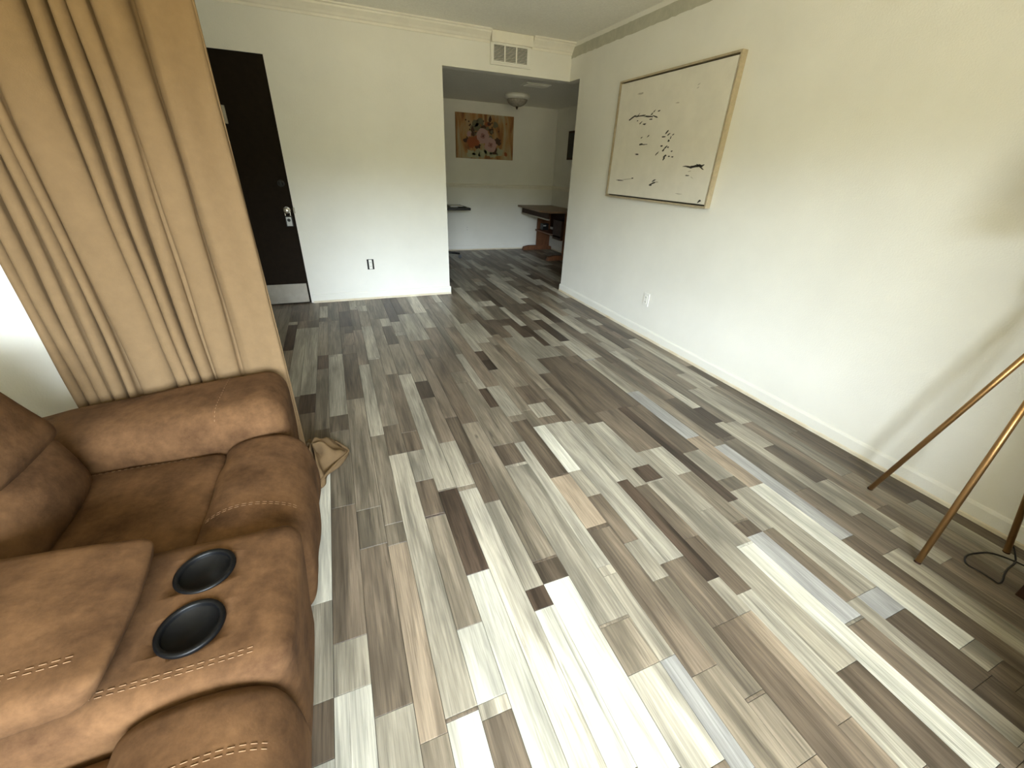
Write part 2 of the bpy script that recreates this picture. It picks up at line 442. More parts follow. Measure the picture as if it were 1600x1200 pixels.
# frame of the glazed door behind the camera
bm = bmesh.new()
for x0, x1 in ((WIN[0], WIN[0] + 0.05), (WIN[1] - 0.05, WIN[1])): box(bm, x0, x1, BACK - 0.10, BACK - 0.02, WIN[2], WIN[3])
box(bm, WIN[0], WIN[1], BACK - 0.10, BACK - 0.02, WIN[3] - 0.05, WIN[3]); box(bm, WIN[0], WIN[1], BACK - 0.10, BACK + 0.03, WIN[2], WIN[2] + 0.04)
struct('window_1', bm, M_TRIM)

# front door: dark slab, set a little back, with its hardware
door = struct('door_1', B(DX0 + 0.004, DX1 - 0.006, D + 0.004, D + 0.045, 0.006, DH - 0.005, bev=0.002), M_DOOR)
def dpart(name, bm, m, smooth=False, parent=None): return obj(name, bm, m, parent or door, smooth)
bm = bmesh.new(); box(bm, DX1 - 0.006, DX1, D + 0.01, D + 0.09, 0, DH); box(bm, DX0, DX0 + 0.004, D + 0.01, D + 0.09, 0, DH); box(bm, DX0, DX1, D + 0.01, D + 0.09, DH - 0.005, DH); box(bm, DX0, DX1, D + 0.046, D + 0.089, 0, DH)
dpart('jamb', bm, M_GAP)
dpart('kick_plate', B(DX0 + 0.02, DX1 - 0.018, D + 0.001, D + 0.005, 0.014, 0.205, bev=0.001), M_KICK)
bm = bmesh.new()
for x in (DX1 - 0.03, DX1 - 0.30, DX1 - 0.60):
    for z in (0.03, 0.19): lathe(bm, [(0.004, 0.0), (0.004, -0.0012), (0.002, -0.002), (0, -0.002)], (x, D + 0.001, z), 'y', 8)
dpart('plate_screws', bm, M_CHROME)
KX = -0.402
bm = bmesh.new(); lathe(bm, [(0.033, 0.004), (0.033, -0.002), (0.026, -0.007), (0.013, -0.012), (0.012, -0.030), (0.022, -0.036), (0.027, -0.046), (0.027, -0.056), (0.020, -0.064), (0, -0.066)], (KX, D, 0.892), 'y', 28)
dpart('door_knob', bm, M_CHROME, True)
bm = bmesh.new(); lathe(bm, [(0.030, 0.004), (0.030, -0.008), (0.022, -0.014), (0.020, -0.014), (0.018, -0.008), (0, -0.008)], (KX - 0.004, D, 1.118), 'y', 28)
db = dpart('deadbolt', bm, M_BLACKP, True)
dpart('thumb_turn', B(KX - 0.009, KX + 0.001, D - 0.024, D - 0.006, 1.104, 1.132, bev=0.003), M_BLACKP, parent=db)
dpart('strike_plate', B(DX1 - 0.004, DX1 + 0.010, D - 0.004, D + 0.006, 0.865, 0.915, bev=0.002), M_KICK)
dpart('door_guard', B(-0.735, -0.703, D - 0.014, D + 0.005, 1.555, 1.685, bev=0.004), M_KICK)

# ------------------------------------------------------------------ floor strips
S = [-1.40, -1.32, -1.23, -1.15, -1.055, -.98, -.875, -.80, -.70, -.62, -.523, -.448, -.365, -.272, -.195, -.095, .008, .081, .172, .258, .345, .434, .507, .61, .728, .787, .89, .963, 1.08, 1.14, 1.213, 1.316, 1.40, 1.49, 1.553, 1.669, 1.765, 1.845, 1.955, 2.022, 2.11, 2.2, 2.29, 2.376, 2.465, 2.55, 2.64, 2.74, 2.82, 2.91, 2.99, 3.09, 3.17, 3.27, 3.345, 3.44, 3.52, 3.62, DW]
I0 = S.index(-.272)
Y0, Y1, DY = -0.60, DB, 0.01
NY = int(round((Y1 - Y0) / DY))
PIECES = "w,0,1,1.02,1.8;l,0,1,0.71,1.02;d,0,1,0.57,0.71;w,0,1,0.52,0.57;l,1,2,0.7,0.88;w,1,2,0.48,0.71;m,1,2,0.86,1.46;g,2,3,1.18,1.41;m,2,3,0.62,1.2;l,2,3,0.44,0.62;t,3,4,0.52,1.2;g,3,4,0.41,0.52;g,3,4,1.18,1.3;g,3,4,1.29,1.95;l,4,5,0.55,1.75;w,4,5,0.38,0.54;l,5,6,1.51,1.75;d,5,6,1.28,1.51;g,5,6,0.74,1.27;w,5,6,0.53,0.77;l,5,6,0.5,0.55;m,5,6,0.34,0.51;k,6,7,0.95,1.41;g,6,7,1.42,1.8;l,7,8,1.41,1.77;w,6,7,0.32,0.95;x,7,8,0.28,1.38;l,8,9,0.82,1.27;k,8,9,0.73,0.82;w,8,9,0.28,0.74;g,9,10,0.92,1.91;d,9,10,0.82,0.91;w,9,10,0.24,0.82;d,10,11,1.48,1.65;l,10,11,0.62,1.46;x,11,12,0.81,1.64;l,11,12,0.61,0.81;d,12,13,1.33,1.84;w,13,14,1.33,1.75;t,12,13,0.99,1.32;l,13,14,1.15,1.33;m,12,13,0.39,0.97;x,14,15,0.74,1.75;x,15,16,1.18,1.74;k,15,16,0.62,1.19;m,16,17,0.8,1.14;d,16,17,0.54,0.8;l,16,17,1.13,1.7;x,17,18,1.25,1.67;k,17,18,1.14,1.25;l,17,18,0.24,1.13;l,15,16,0.48,0.62;d,14,15,0.05,0.48;x,16,17,0.01,0.54;g,13,14,0.29,0.69;g,12,13,0.13,0.39;g,13,14,0.13,0.28;x,10,11,0.21,0.46;b,11,12,0.17,0.46;g,10,11,0.46,0.61;l,11,12,0.46,0.77;w,22,23,0.14,0.94;l,22,23,0.06,0.14;d,22,23,0.01,0.07;b,23,24,0.57,1.25;l,25,26,0.64,1.43;g,24,25,0.64,1.27;d,26,27,0.85,1.15;m,24,25,0.46,0.84;l,26,27,1.15,1.41;m,27,28,0.63,1.37;d,24,25,1.3,1.76;b,22,23,1.36,2.48;d,21,22,1.76,2.47;l,21,22,1.03,1.26;g,19,20,0.8,1.13;l,18,19,0.7,0.9;d,19,20,0.72,0.79;b,19,20,0.33,0.72;w,18,19,0.07,0.7;m,19,20,-0.08,0.32;l,20,21,-0.06,0.38;t,20,21,0.38,0.72;l,21,22,0.38,0.95;b,21,22,0.29,0.38;d,21,22,0.06,0.29;k,-0.525,-0.428,3.33,3.97,1;l,-0.515,-0.442,3.94,4.02,1;l,-0.449,-0.309,2.54,3.82,1;l,0,1,4.08,4.44;d,0,1,3.23,4.06;l,0,1,3.15,3.25;g,0,2,3.15,3.96;k,0,1,2.89,3.16;g,0,1,2.11,2.91;l,1,2,2.23,3.11;d,2,3,2.4,3.13;k,-0.374,-0.305,2.31,2.55,1;l,4,5,2.97,3.32;d,4,5,3.14,3.49;l,4,5,3.0,3.73;d,6,7,3.23,3.68;k,8,9,3.51,3.95;l,7,8,3.27,3.5;l,8,10,3.25,3.98;g,5,7,3.9,4.6;l,3,4,4.25,4.59;k,7,8,2.27,2.53;g,7,8,2.51,3.41;l,6,7,1.42,2.65;l,11,12,2.28,2.88;k,11,12,2.03,2.28;d,14,15,1.99,2.23;l,14,15,3.05,3.56;l,15,16,3.15,3.62;l,12,13,1.9,2.29;l,14,15,1.83,1.99;k,20,21,2.83,3.34;k,22,23,2.88,3.46;k,24,25,3.33,3.92;l,21,22,2.8,3.2;d,23,24,3.77,4.01;l,23,24,2.49,3.32;d,24,25,2.36,2.75;d,27,28,2.58,2.97;g,25,26,2.76,3.0;l,26,27,2.5,3.32;d,17,18,3.11,3.59;d,18,19,3.39,3.57;l,17,18,2.36,3.1;d,18,21,1.77,2.61;l,22,23,1.92,2.46;d,21,22,2.45,2.58;w,18,19,-0.06,0.69"
grid = [[None] * NY for _ in range(len(S) - 1)]
pid = 0; tone = {}
def put(i, j, y0, y1, t):
    global pid
    pid += 1; tone[pid] = t
    for s in range(i, j):
        for k in range(max(0, int(round((y0 - Y0) / DY))), min(NY, int(round((y1 - Y0) / DY)))): grid[s][k] = pid
for e in PIECES.split(';'):
    v = e.split(',')
    y0, y1 = float(v[3]), float(v[4])
    if len(v) == 6:
        x0, x1 = float(v[1]), float(v[2])
        i = min(range(len(S)), key=lambda k: abs(S[k] - x0)); j = max(i + 1, min(range(len(S)), key=lambda k: abs(S[k] - x1)))
    else: i, j = int(v[1]) + I0, int(v[2]) + I0
    put(i, j, y0, y1, v[0])
rng = random.Random(11)
BAG = 'ggggmmmmdddkllltxx'
for s in range(len(S) - 1):
    k = 0
    while k < NY:
        if grid[s][k] is None:
            e = k
            while e < NY and grid[s][e] is None: e += 1
            run = e - k
            while run > 0:
                n = int(rng.choice((18, 28, 45, 60, 75, 95, 120)))
                if run - n < 14: n = run
                pid += 1; tone[pid] = rng.choice(BAG if S[s] > 0.6 else 'ggggmmmmdddkgllm')
                two = s + 1 < len(S) - 1 and S[s + 1] - S[s] < 0.085 and rng.random() < 0.25 and all(grid[s + 1][q] is None for q in range(k, k + n))
                for q in range(k, k + n):
                    grid[s][q] = pid
                    if two: grid[s + 1][q] = pid
                k += n; run -= n
        else: k += 1
rects = []
done = set()
for s in range(len(S) - 1):
    k = 0
    while k < NY:
        e = k; p = grid[s][k]
        while e < NY and grid[s][e] == p: e += 1
        if (s, k) not in done:
            s1 = s + 1
            while s1 < len(S) - 1 and all(grid[s1][q] == p for q in range(k, e)) and (k == 0 or grid[s1][k - 1] != p) and (e == NY or grid[s1][e] != p):
                done.add((s1, k)); s1 += 1
            rects.append((tone[p], S[s], S[s1], Y0 + k * DY, Y0 + e * DY))
        k = e
def visible(x0, x1, y0, y1):
    if x0 < W < x1: pass
    if y0 > D and (x1 < EX * y0 / D): return False
    if x0 >= W - 0.01 and y1 < D2: return False
    if y0 < 1.72 and x1 < -0.2: return False
    if y0 >= 1.72 and x1 < -0.165 * y0 - 0.03: return False
    return y1 > -0.15
def size_key(r):
    t, x0, x1, y0, y1 = r
    cx, cy = (x0 + x1) / 2, (max(y0, -.1) + y1) / 2
    dd = math.sqrt(cx * cx + cy * cy + CAM_H ** 2)
    return (x1 - x0) * (y1 - max(y0, -.1)) * CAM_H / dd ** 3
# leave out what lies under the solid walls
rects = [r for r in rects if not (r[1] >= W - 0.01 and r[4] <= D2 + T) and not (r[2] <= DL and r[3] > D + T)]
vis = sorted([r for r in rects if visible(*r[1:])], key=size_key, reverse=True)
hid = [r for r in rects if not visible(*r[1:])]
def strip_geo(bm, x0, x1, y0, y1, lay, rv, mi=0, zt=0.0):
    g, b_ = 0.0006, 0.0012
    z0 = -0.004
    lo_ = [bm.verts.new(p) for p in ((x0 + g, y0 + g, z0), (x1 - g, y0 + g, z0), (x1 - g, y1 - g, z0), (x0 + g, y1 - g, z0))]
    md = [bm.verts.new((v.co.x, v.co.y, zt - 0.0008)) for v in lo_]
    tp = [bm.verts.new(p) for p in ((x0 + b_, y0 + b_, zt), (x1 - b_, y0 + b_, zt), (x1 - b_, y1 - b_, zt), (x0 + b_, y1 - b_, zt))]
    fs = [bm.faces.new(tp)]
    for A, C in ((lo_, md), (md, tp)):
        for i in range(4): fs.append(bm.faces.new((A[i], A[(i + 1) % 4], C[(i + 1) % 4], C[i])))
    for f in fs:
        f.material_index = mi
        for lp in f.loops: lp[lay] = rv
keys = list(TONES)
for r in vis[:300]:
    bm = bmesh.new(); lay = bm.loops.layers.float_color.new('rnd')
    strip_geo(bm, *r[1:], lay, (rng.random(), rng.random(), rng.random(), 1), zt=rng.uniform(-0.0003, 0.0003))
    obj('plank', bm, M_PLANK[r[0]], floor, normals=False)
bm = bmesh.new(); lay = bm.loops.layers.float_color.new('rnd')
for r in vis[300:] + hid:
    strip_geo(bm, *r[1:], lay, (rng.random(), rng.random(), rng.random(), 1), keys.index(r[0]))
o = obj('distant_planks', bm, [M_PLANK[k] for k in keys], floor, normals=False); o['kind'] = 'stuff'

# ------------------------------------------------------------------ reclining sofa
sofa = thing('reclining_sofa', 'brown suede reclining loveseat with a cup holder console, against the left wall', 'sofa', (-0.75, 0.70, 0.0))
def sp(name, bm, m=None, parent=None): return obj(name, bm, m or M_SUEDE, parent or sofa, True)
SY = [(-0.36, -0.02), (0.0, 0.515), (0.515, 0.885), (0.885, 1.365), (1.365, 1.70)]   # near arm, near seat, console, far seat, far arm
sp('base', soft_box(block(-1.22, -0.30, -0.34, 1.68, 0.05, 0.30), 0.03))
for x in (-1.15, -0.36):
    for y in (-0.30, 0.35, 1.05, 1.62):
        bm = bmesh.new(); tube(bm, (x, y, 0.0), (x, y, 0.06), 0.022, 0.026, 12); sp('foot', bm, M_BLACKP)
def arm(y0, y1):
    c = [(-1.24, y0, 0.07), (-0.295, y0, 0.07), (-1.24, y1, 0.07), (-0.295, y1, 0.07),
         (-1.24, y0 + 0.01, 0.49), (-0.262, y0, 0.60), (-1.24, y1, 0.49), (-0.262, y1, 0.60)]
    return soft_box(c, 0.075, (0.012, 0.012, 0.018), 14, 0.006, y0)
far_arm = sp('armrest', arm(*SY[4])); near_arm = sp('armrest', arm(*SY[0]))
def seat(y0, y1, sd):
    c = block(-0.98, -0.435, y0 + 0.004, y1 - 0.004, 0.28, 0.455)
    return soft_box(c, 0.035, (0, 0.0, 0.016), 14, 0.006, sd)
seat_far = sp('seat_cushion', seat(*SY[3], 1.0)); seat_near = sp('seat_cushion', seat(SY[1][0], SY[1][1] + 0.006, 4.0))
RP = [(-0.452, 0.30), (-0.450, 0.425), (-0.425, 0.468), (-0.36, 0.488), (-0.28, 0.480), (-0.222, 0.445), (-0.196, 0.385), (-0.190, 0.30), (-0.198, 0.21), (-0.222, 0.145), (-0.27, 0.115), (-0.36, 0.12)]
roll_far = sp('footrest', roll(RP, SY[3][0] + 0.002, SY[3][1] + 0.01, 0.045, wob=0.008, seed=2))
roll_near = sp('footrest', roll([(x, z + 0.034) for x, z in RP], SY[1][0], SY[1][1] + 0.008, 0.032, wob=0.006, seed=7))
def cons_warp(p): return p
c = [(-1.10, SY[2][0], 0.10), (-0.225, SY[2][0], 0.12), (-1.10, SY[2][1], 0.10), (-0.225, SY[2][1], 0.12),
     (-1.10, SY[2][0] + 0.005, 0.55), (-0.190, SY[2][0] + 0.01, 0.525), (-1.10, SY[2][1] - 0.005, 0.55), (-0.190, SY[2][1] - 0.005, 0.525)]
cons_bm = soft_box(c, 0.045, (0.008, 0.004, 0.006), 16, 0.004, 3.0)
console = sp('console', cons_bm)
CUPS = [(-0.365, 0.770), (-0.362, 0.640)]
# holes for the cup holders
cut = bmesh.new()
for x, y in CUPS: tube(cut, (x, y, 0.405), (x, y, 0.70), 0.0475, n=40)
cutter = obj('cutter', cut, M_BLACKP, sofa)
md = console.modifiers.new('holes', 'BOOLEAN'); md.operation = 'DIFFERENCE'; md.object = cutter; md.solver = 'EXACT'
dg = bpy.context.evaluated_depsgraph_get()
new_me = bpy.data.meshes.new_from_object(console.evaluated_get(dg))
console.modifiers.clear(); old = console.data; console.data = new_me
bpy.data.objects.remove(cutter)
new_me.polygons.foreach_set('use_smooth', [True] * len(new_me.polygons))
for x, y in CUPS:
    bm = bmesh.new()
    zt = 0.5385
    lathe(bm, [(0.0, 0.415), (0.040, 0.415), (0.043, 0.422), (0.0455, zt - 0.004), (0.047, zt), (0.053, zt + 0.0004), (0.0555, zt - 0.0015), (0.056, zt - 0.004), (0.056, zt - 0.010)], (x, y, 0), 'z', 48)
    sp('cup_holder', bm, M_CUP)
lid = sp('console_lid', soft_box([(-1.08, 0.522, 0.54), (-0.475, 0.535, 0.535), (-1.08, 0.875, 0.54), (-0.475, 0.855, 0.535),
                                  (-1.08, 0.525, 0.66), (-0.440, 0.540, 0.598), (-1.08, 0.872, 0.66), (-0.452, 0.850, 0.598)], 0.028, (0.012, 0.006, 0.014), 14, 0.004, 9.0))
def back(y0, y1, sd):
    lum = soft_box([(-1.12, y0, 0.40), (-0.745, y0 + .01, 0.43), (-1.12, y1, 0.40), (-0.765, y1 - .01, 0.43),
                    (-1.12, y0, 0.66), (-0.80, y0 + .01, 0.655), (-1.12, y1, 0.66), (-0.82, y1 - .01, 0.655)], 0.07, (0.045, 0, 0.0), 12, 0.006, sd)
    head = soft_box([(-1.20, y0 - .005, 0.60), (-0.775, y0, 0.605), (-1.20, y1 + .005, 0.60), (-0.775, y1, 0.605),
                     (-1.27, y0 - .005, 0.87), (-0.93, y0, 0.87), (-1.27, y1 + .005, 0.87), (-0.93, y1, 0.87)], 0.06, (0.045, 0, 0.01), 12, 0.006, sd + 3)
    return sp('lumbar_cushion', lum), sp('headrest', head)
back(SY[3][0] + .005, SY[3][1] - .005, 12.0); back(SY[1][0] + .005, SY[1][1] - .005, 21.0)
sp('back_frame', soft_box([(-1.26, -0.02, 0.10), (-1.08, -0.02, 0.10), (-1.26, 1.38, 0.10), (-1.08, 1.38, 0.10), (-1.32, -0.02, 0.82), (-1.18, -0.02, 0.82), (-1.32, 1.38, 0.82), (-1.18, 1.38, 0.82)], 0.05))
# visible double seams
for dy in (0.0, 0.008):
    stitches([console], [(-0.52, 0.560 + dy), (-0.40, 0.556 + dy), (-0.30, 0.556 + dy), (-0.245, 0.556 + dy)], sofa)
    stitches([lid], [(-0.80, 0.575 + dy), (-0.65, 0.575 + dy), (-0.54, 0.580 + dy), (-0.485, 0.585 + dy)], sofa)
    stitches([roll_near], [(-0.42, 0.405 + dy), (-0.34, 0.410 + dy), (-0.27, 0.412 + dy), (-0.215, 0.412 + dy)], sofa)
    stitches([roll_far], [(-0.43, 1.00 + dy), (-0.36, 1.01 + dy), (-0.28, 1.012 + dy), (-0.22, 1.01 + dy)], sofa)
stitches([far_arm], [(-0.46, 1.385), (-0.455, 1.44), (-0.45, 1.53), (-0.45, 1.66)], sofa, 0.006, 0.007)
stitches([seat_far], [(-0.80, 1.335), (-0.65, 1.335), (-0.52, 1.335)], sofa, 0.006, 0.007)

# ------------------------------------------------------------------ curtain
CY = 1.715
curt = thing('curtain', 'long tan curtain in deep folds hanging behind the far sofa arm', 'curtain', (-0.6, CY + 0.05, 0.0))
VAL = [(-.958, .09), (-.925, .06), (-.882, .16), (-.842, .05), (-.800, .19), (-.775, .07), (-.655, .18), (-.612, .07), (-.572, .15), (-.520, .035), (-.428, .055), (-.275, .02)]
def plan(x_s, z):
    return x_s
plan_pts = []   # (x, depth, fold): round columns of cloth with deep narrow valleys between them
for i in range(len(VAL) - 1):
    (xa, da), (xb, db_) = VAL[i], VAL[i + 1]
    w_ = xb - xa
    plan_pts.append((xa, da, i))
    if i < len(VAL) - 2:
        g = min(0.006, 0.11 * w_); rd = min(0.5 * w_, 0.042)
        for k in range(17):
            th = math.pi * k / 16
            plan_pts.append((xa + g + (w_ - 2 * g) * (1 - math.cos(th)) / 2, rd * (1 - math.sin(th) ** 0.9), i))
    else:
        for k in range(1, 23):
            t = k / 23
            plan_pts.append((xa + w_ * t, (da * 0.8) * (1 - min(1, (t * 5) ** 0.6)) + 0.008 * math.sin(t * 5.5), i))
plan_pts.append((VAL[-1][0], 0.0, len(VAL) - 1))
bm = bmesh.new(); rows = []
zs = [0.03 + 2.35 * k / 70 for k in range(71)]
for z in zs:
    row = []
    for (x, d, i) in plan_pts:
        ph = i * 1.7
        xx = x + 0.006 * math.sin(z * 4.3 + ph * 0.6) * (1 if 0 < i < 10 else 0.2) + 0.004 * noise.noise(Vector((x * 14, z * 3, 1.3)))
        yy = CY + 1.22 * d * (0.8 + 0.35 * math.sin(z * 2.1 + ph)) + 0.006 * noise.noise(Vector((x * 20, z * 4, 0))) + 0.006
        if z < 0.75: yy += 0.010 * noise.noise(Vector((x * 11, z * 9, 4.0))) * (0.75 - z) / 0.75
        zz = z
        if x > -0.36 and z < 0.4: zz = z + (0.4 - z) / 0.4 * 0.095 * (x + 0.36) / 0.085
        row.append(bm.verts.new((xx, yy, zz)))
    rows.append(row)
for A, C in zip(rows, rows[1:]):
    for i in range(len(A) - 1): bm.faces.new((A[i], A[i + 1], C[i + 1], C[i]))
panel = obj('curtain_panel', bm, M_CURT, curt, True)
so = panel.modifiers.new('cloth_thickness', 'SOLIDIFY'); so.thickness = 0.0025; so.offset = 1
# stitched edge hem
bm = bmesh.new()
hem = [r[-1] for r in rows] if False else None
path_tube(bm, [(-0.275 + 0.002 * math.sin(z * 3), CY + 0.008 + 0.004 * math.sin(z * 2.3), z) for z in [0.13 + 2.25 * k / 40 for k in range(41)]], 0.0042, 8)
obj('side_hem', bm, M_CURT, curt, True)
bm = bmesh.new(); tube(bm, (LW, CY + 0.045, 2.36), (-0.20, CY + 0.045, 2.36), 0.014); 
for x in (-1.38, -0.24): box(bm, x - 0.012, x + 0.012, CY + 0.033, CY + 0.057, 2.36, 2.44)
obj('curtain_rod', bm, M_BRASS, curt, True)
for i in range(10):
    x = -0.94 + i * 0.073
    bm = bmesh.new(); tube(bm, (x, CY + 0.045, 2.335), (x + 0.003, CY + 0.045, 2.335), 0.034, n=20)
    obj('curtain_ring', bm, M_BRASS, curt)
# the surplus length puddled on the floor beside the sofa
out = [(-0.33, 1.62), (-0.250, 1.600), (-0.215, 1.625), (-0.205, 1.69), (-0.150, 1.74), (-0.105, 1.835), (-0.130, 1.90), (-0.170, 1.965), (-0.225, 1.99), (-0.285, 1.985), (-0.35, 1.92), (-0.37, 1.77)]
outl = catmull([Vector((x, y, 0)) for x, y in out + [out[0]]], 8)[:-1]
cx, cy = -0.262, 1.80
bm = bmesh.new(); rings = []; NR = 16
for k in range(NR + 1):
    t = k / NR; ring = []
    for j, p in enumerate(outl):
        a = 2 * math.pi * j / len(outl)
        rr_ = 1 - t * 0.985
        x, y = cx + (p.x - cx) * rr_, cy + (p.y - cy) * rr_
        fold = 0.5 + 0.5 * math.sin(a * 5 + 2.2 * math.sin(t * 4) + 0.7)
        z = 0.004 + 0.120 * min(1, t * 1.25) ** 0.75 * (0.55 + 0.45 * fold) + 0.020 * noise.noise(Vector((x * 22, y * 22, 2))) * min(1, t * 5)
        if k == 0: z = 0.003
        if k == 1: z = 0.012 + 0.012 * fold
        ring.append(bm.verts.new((x, y, max(0.002, z))))
    rings.append(ring)
for A, C in zip(rings, rings[1:]):
    n = len(A)
    for i in range(n): bm.faces.new((A[i], A[(i + 1) % n], C[(i + 1) % n], C[i]))
bm.faces.new(rings[-1]); bm.faces.new(rings[0][::-1])
pud = obj('puddled_hem', bm, M_CURT, curt, True)
bm = bmesh.new()
hp = catmull([(-0.250, 1.61, 0.020), (-0.212, 1.660, 0.030), (-0.160, 1.74, 0.030), (-0.108, 1.832, 0.016), (-0.132, 1.88, 0.024), (-0.165, 1.93, 0.025)], 8)
path_tube(bm, hp, 0.006, 8)
obj('bottom_hem', bm, M_CURT, curt, True)

# ------------------------------------------------------------------ tripod floor lamp and its cord
AP = Vector((2.186, 0.466, 1.06))
lamp = thing('tripod_floor_lamp', 'tripod floor lamp with slim bronze legs standing by the right wall', 'lamp', (2.18, 0.467, 0))
for (x, y) in ((2.234, 0.727), (1.941, 0.388), (2.361, 0.285)):
    bm = bmesh.new(); p = Vector((x, y, 0.0)); tube(bm, p + (AP - p) * 0.004, AP, 0.0105, 0.0105, 18)
    lg = obj('leg', bm, M_BRASS, lamp, True)
    bm = bmesh.new(); tube(bm, p, p + (AP - p) * 0.006, 0.0112, 0.0112, 16)
    obj('foot_cap', bm, M_DARKWOOD, lg)
bm = bmesh.new(); lathe(bm, [(0.0, 1.02), (0.035, 1.02), (0.045, 1.035), (0.045, 1.075), (0.03, 1.085), (0.012, 1.09), (0.012, 1.29), (0, 1.29)], (AP.x, AP.y, 0), 'z', 24)
obj('hub', bm, M_BRASS, lamp, True)
bm = bmesh.new(); lathe(bm, [(0.20, 1.25), (0.175, 1.52), (0.172, 1.52), (0.197, 1.25), (0.20, 1.25)], (AP.x, AP.y, 0), 'z', 48)
obj('lamp_shade', bm, M_SHADE, lamp, True)
bm = bmesh.new(); lathe(bm, [(0.0, 1.29), (0.012, 1.29), (0.03, 1.34), (0.03, 1.37), (0.015, 1.40), (0, 1.405)], (AP.x, AP.y, 0), 'z', 20)
obj('bulb', bm, M_WHITEP, lamp, True)
bm = bmesh.new()
for a in (0, 2.1, 4.2): tube(bm, (AP.x, AP.y, 1.285), (AP.x + 0.198 * math.cos(a), AP.y + 0.198 * math.sin(a), 1.255), 0.003, n=6)
obj('shade_carrier', bm, M_BRASS, lamp)
CORD = [(2.352, 0.3167, 0.1272), (2.3625, 0.3059, 0.0636), (2.3686, 0.2995, 0.0265), (2.4243, 0.2885, 0.0035), (2.3774, 0.2656, 0.0035), (2.3217, 0.2456, 0.0035), (2.2508, 0.2405, 0.0035), (2.2012, 0.2324, 0.0035), (2.1541, 0.2205, 0.0035), (2.1248, 0.2207, 0.0035), (2.1246, 0.2387, 0.0035), (2.1256, 0.2717, 0.0035), (2.1204, 0.3081, 0.0035), (2.1436, 0.3272, 0.0035), (2.1841, 0.3346, 0.0035), (2.235, 0.3254, 0.0035), (2.2825, 0.3096, 0.0035), (2.3075, 0.2851, 0.0035), (2.3267, 0.2497, 0.0035), (2.3348, 0.225, 0.0035), (2.3382, 0.2082, 0.0035)]
bm = bmesh.new(); path_tube(bm, catmull([(x, y, z) for x, y, z in CORD], 8), 0.0032, 8)
obj('cord', bm, M_CORD, lamp, True)

# dark wooden side table of which only one leg enters the picture
tb = thing('side_table', 'dark wooden table leg at the right edge near the lamp cord', 'table', (2.28, 0.0, 0))
TX0, TX1, TY0, TY1 = 2.122, 2.44, -0.125, 0.175
for x, y in ((TX0, TY1 - 0.045), (TX1 - 0.045, TY1 - 0.045), (TX0, TY0), (TX1 - 0.045, TY0)):
    obj('leg', B(x, x + 0.045, y, y + 0.045, 0, 0.50, bev=0.003), M_DARKWOOD, tb)
obj('table_top', B(TX0 - 0.012, TX1 + 0.008, TY0 - 0.012, TY1 + 0.012, 0.50, 0.525, bev=0.004), M_DARKWOOD, tb)
bm = bmesh.new()
box(bm, TX0 + 0.045, TX1 - 0.045, TY1 - 0.03, TY1 - 0.012, 0.42, 0.50); box(bm, TX0 + 0.012, TX0 + 0.03, TY0 + 0.045, TY1 - 0.045, 0.42, 0.50)
obj('apron', bm, M_DARKWOOD, tb)

# ------------------------------------------------------------------ framed abstract on the right wall
pic = thing('framed_painting', 'large white abstract painting with black brush marks in a thin gold frame', 'painting', (W, 2.98, 1.12))
PY0, PY1, PZ0, PZ1 = 2.3587, 3.6082, 1.1189, 2.0033
fx = W - 0.045
def bars(bm, y0, y1, z0, z1, wd, x0, x1):
    box(bm, x0, x1, y0, y1, z0, z0 + wd); box(bm, x0, x1, y0, y1, z1 - wd, z1)
    box(bm, x0, x1, y0, y0 + wd, z0 + wd, z1 - wd); box(bm, x0, x1, y1 - wd, y1, z0 + wd, z1 - wd)
bm = bmesh.new(); bars(bm, PY0, PY1, PZ0, PZ1, 0.012, fx, W - 0.002); obj('frame', bm, M_FRAME, pic)
obj('recess', B(W - 0.012, W - 0.004, PY0 + 0.01, PY1 - 0.01, PZ0 + 0.01, PZ1 - 0.01), M_FRAMEIN, pic)
canvas = obj('canvas', B(W - 0.038, W - 0.010, PY0 + 0.022, PY1 - 0.022, PZ0 + 0.022, PZ1 - 0.022, bev=0.002), M_CANVAS, pic)
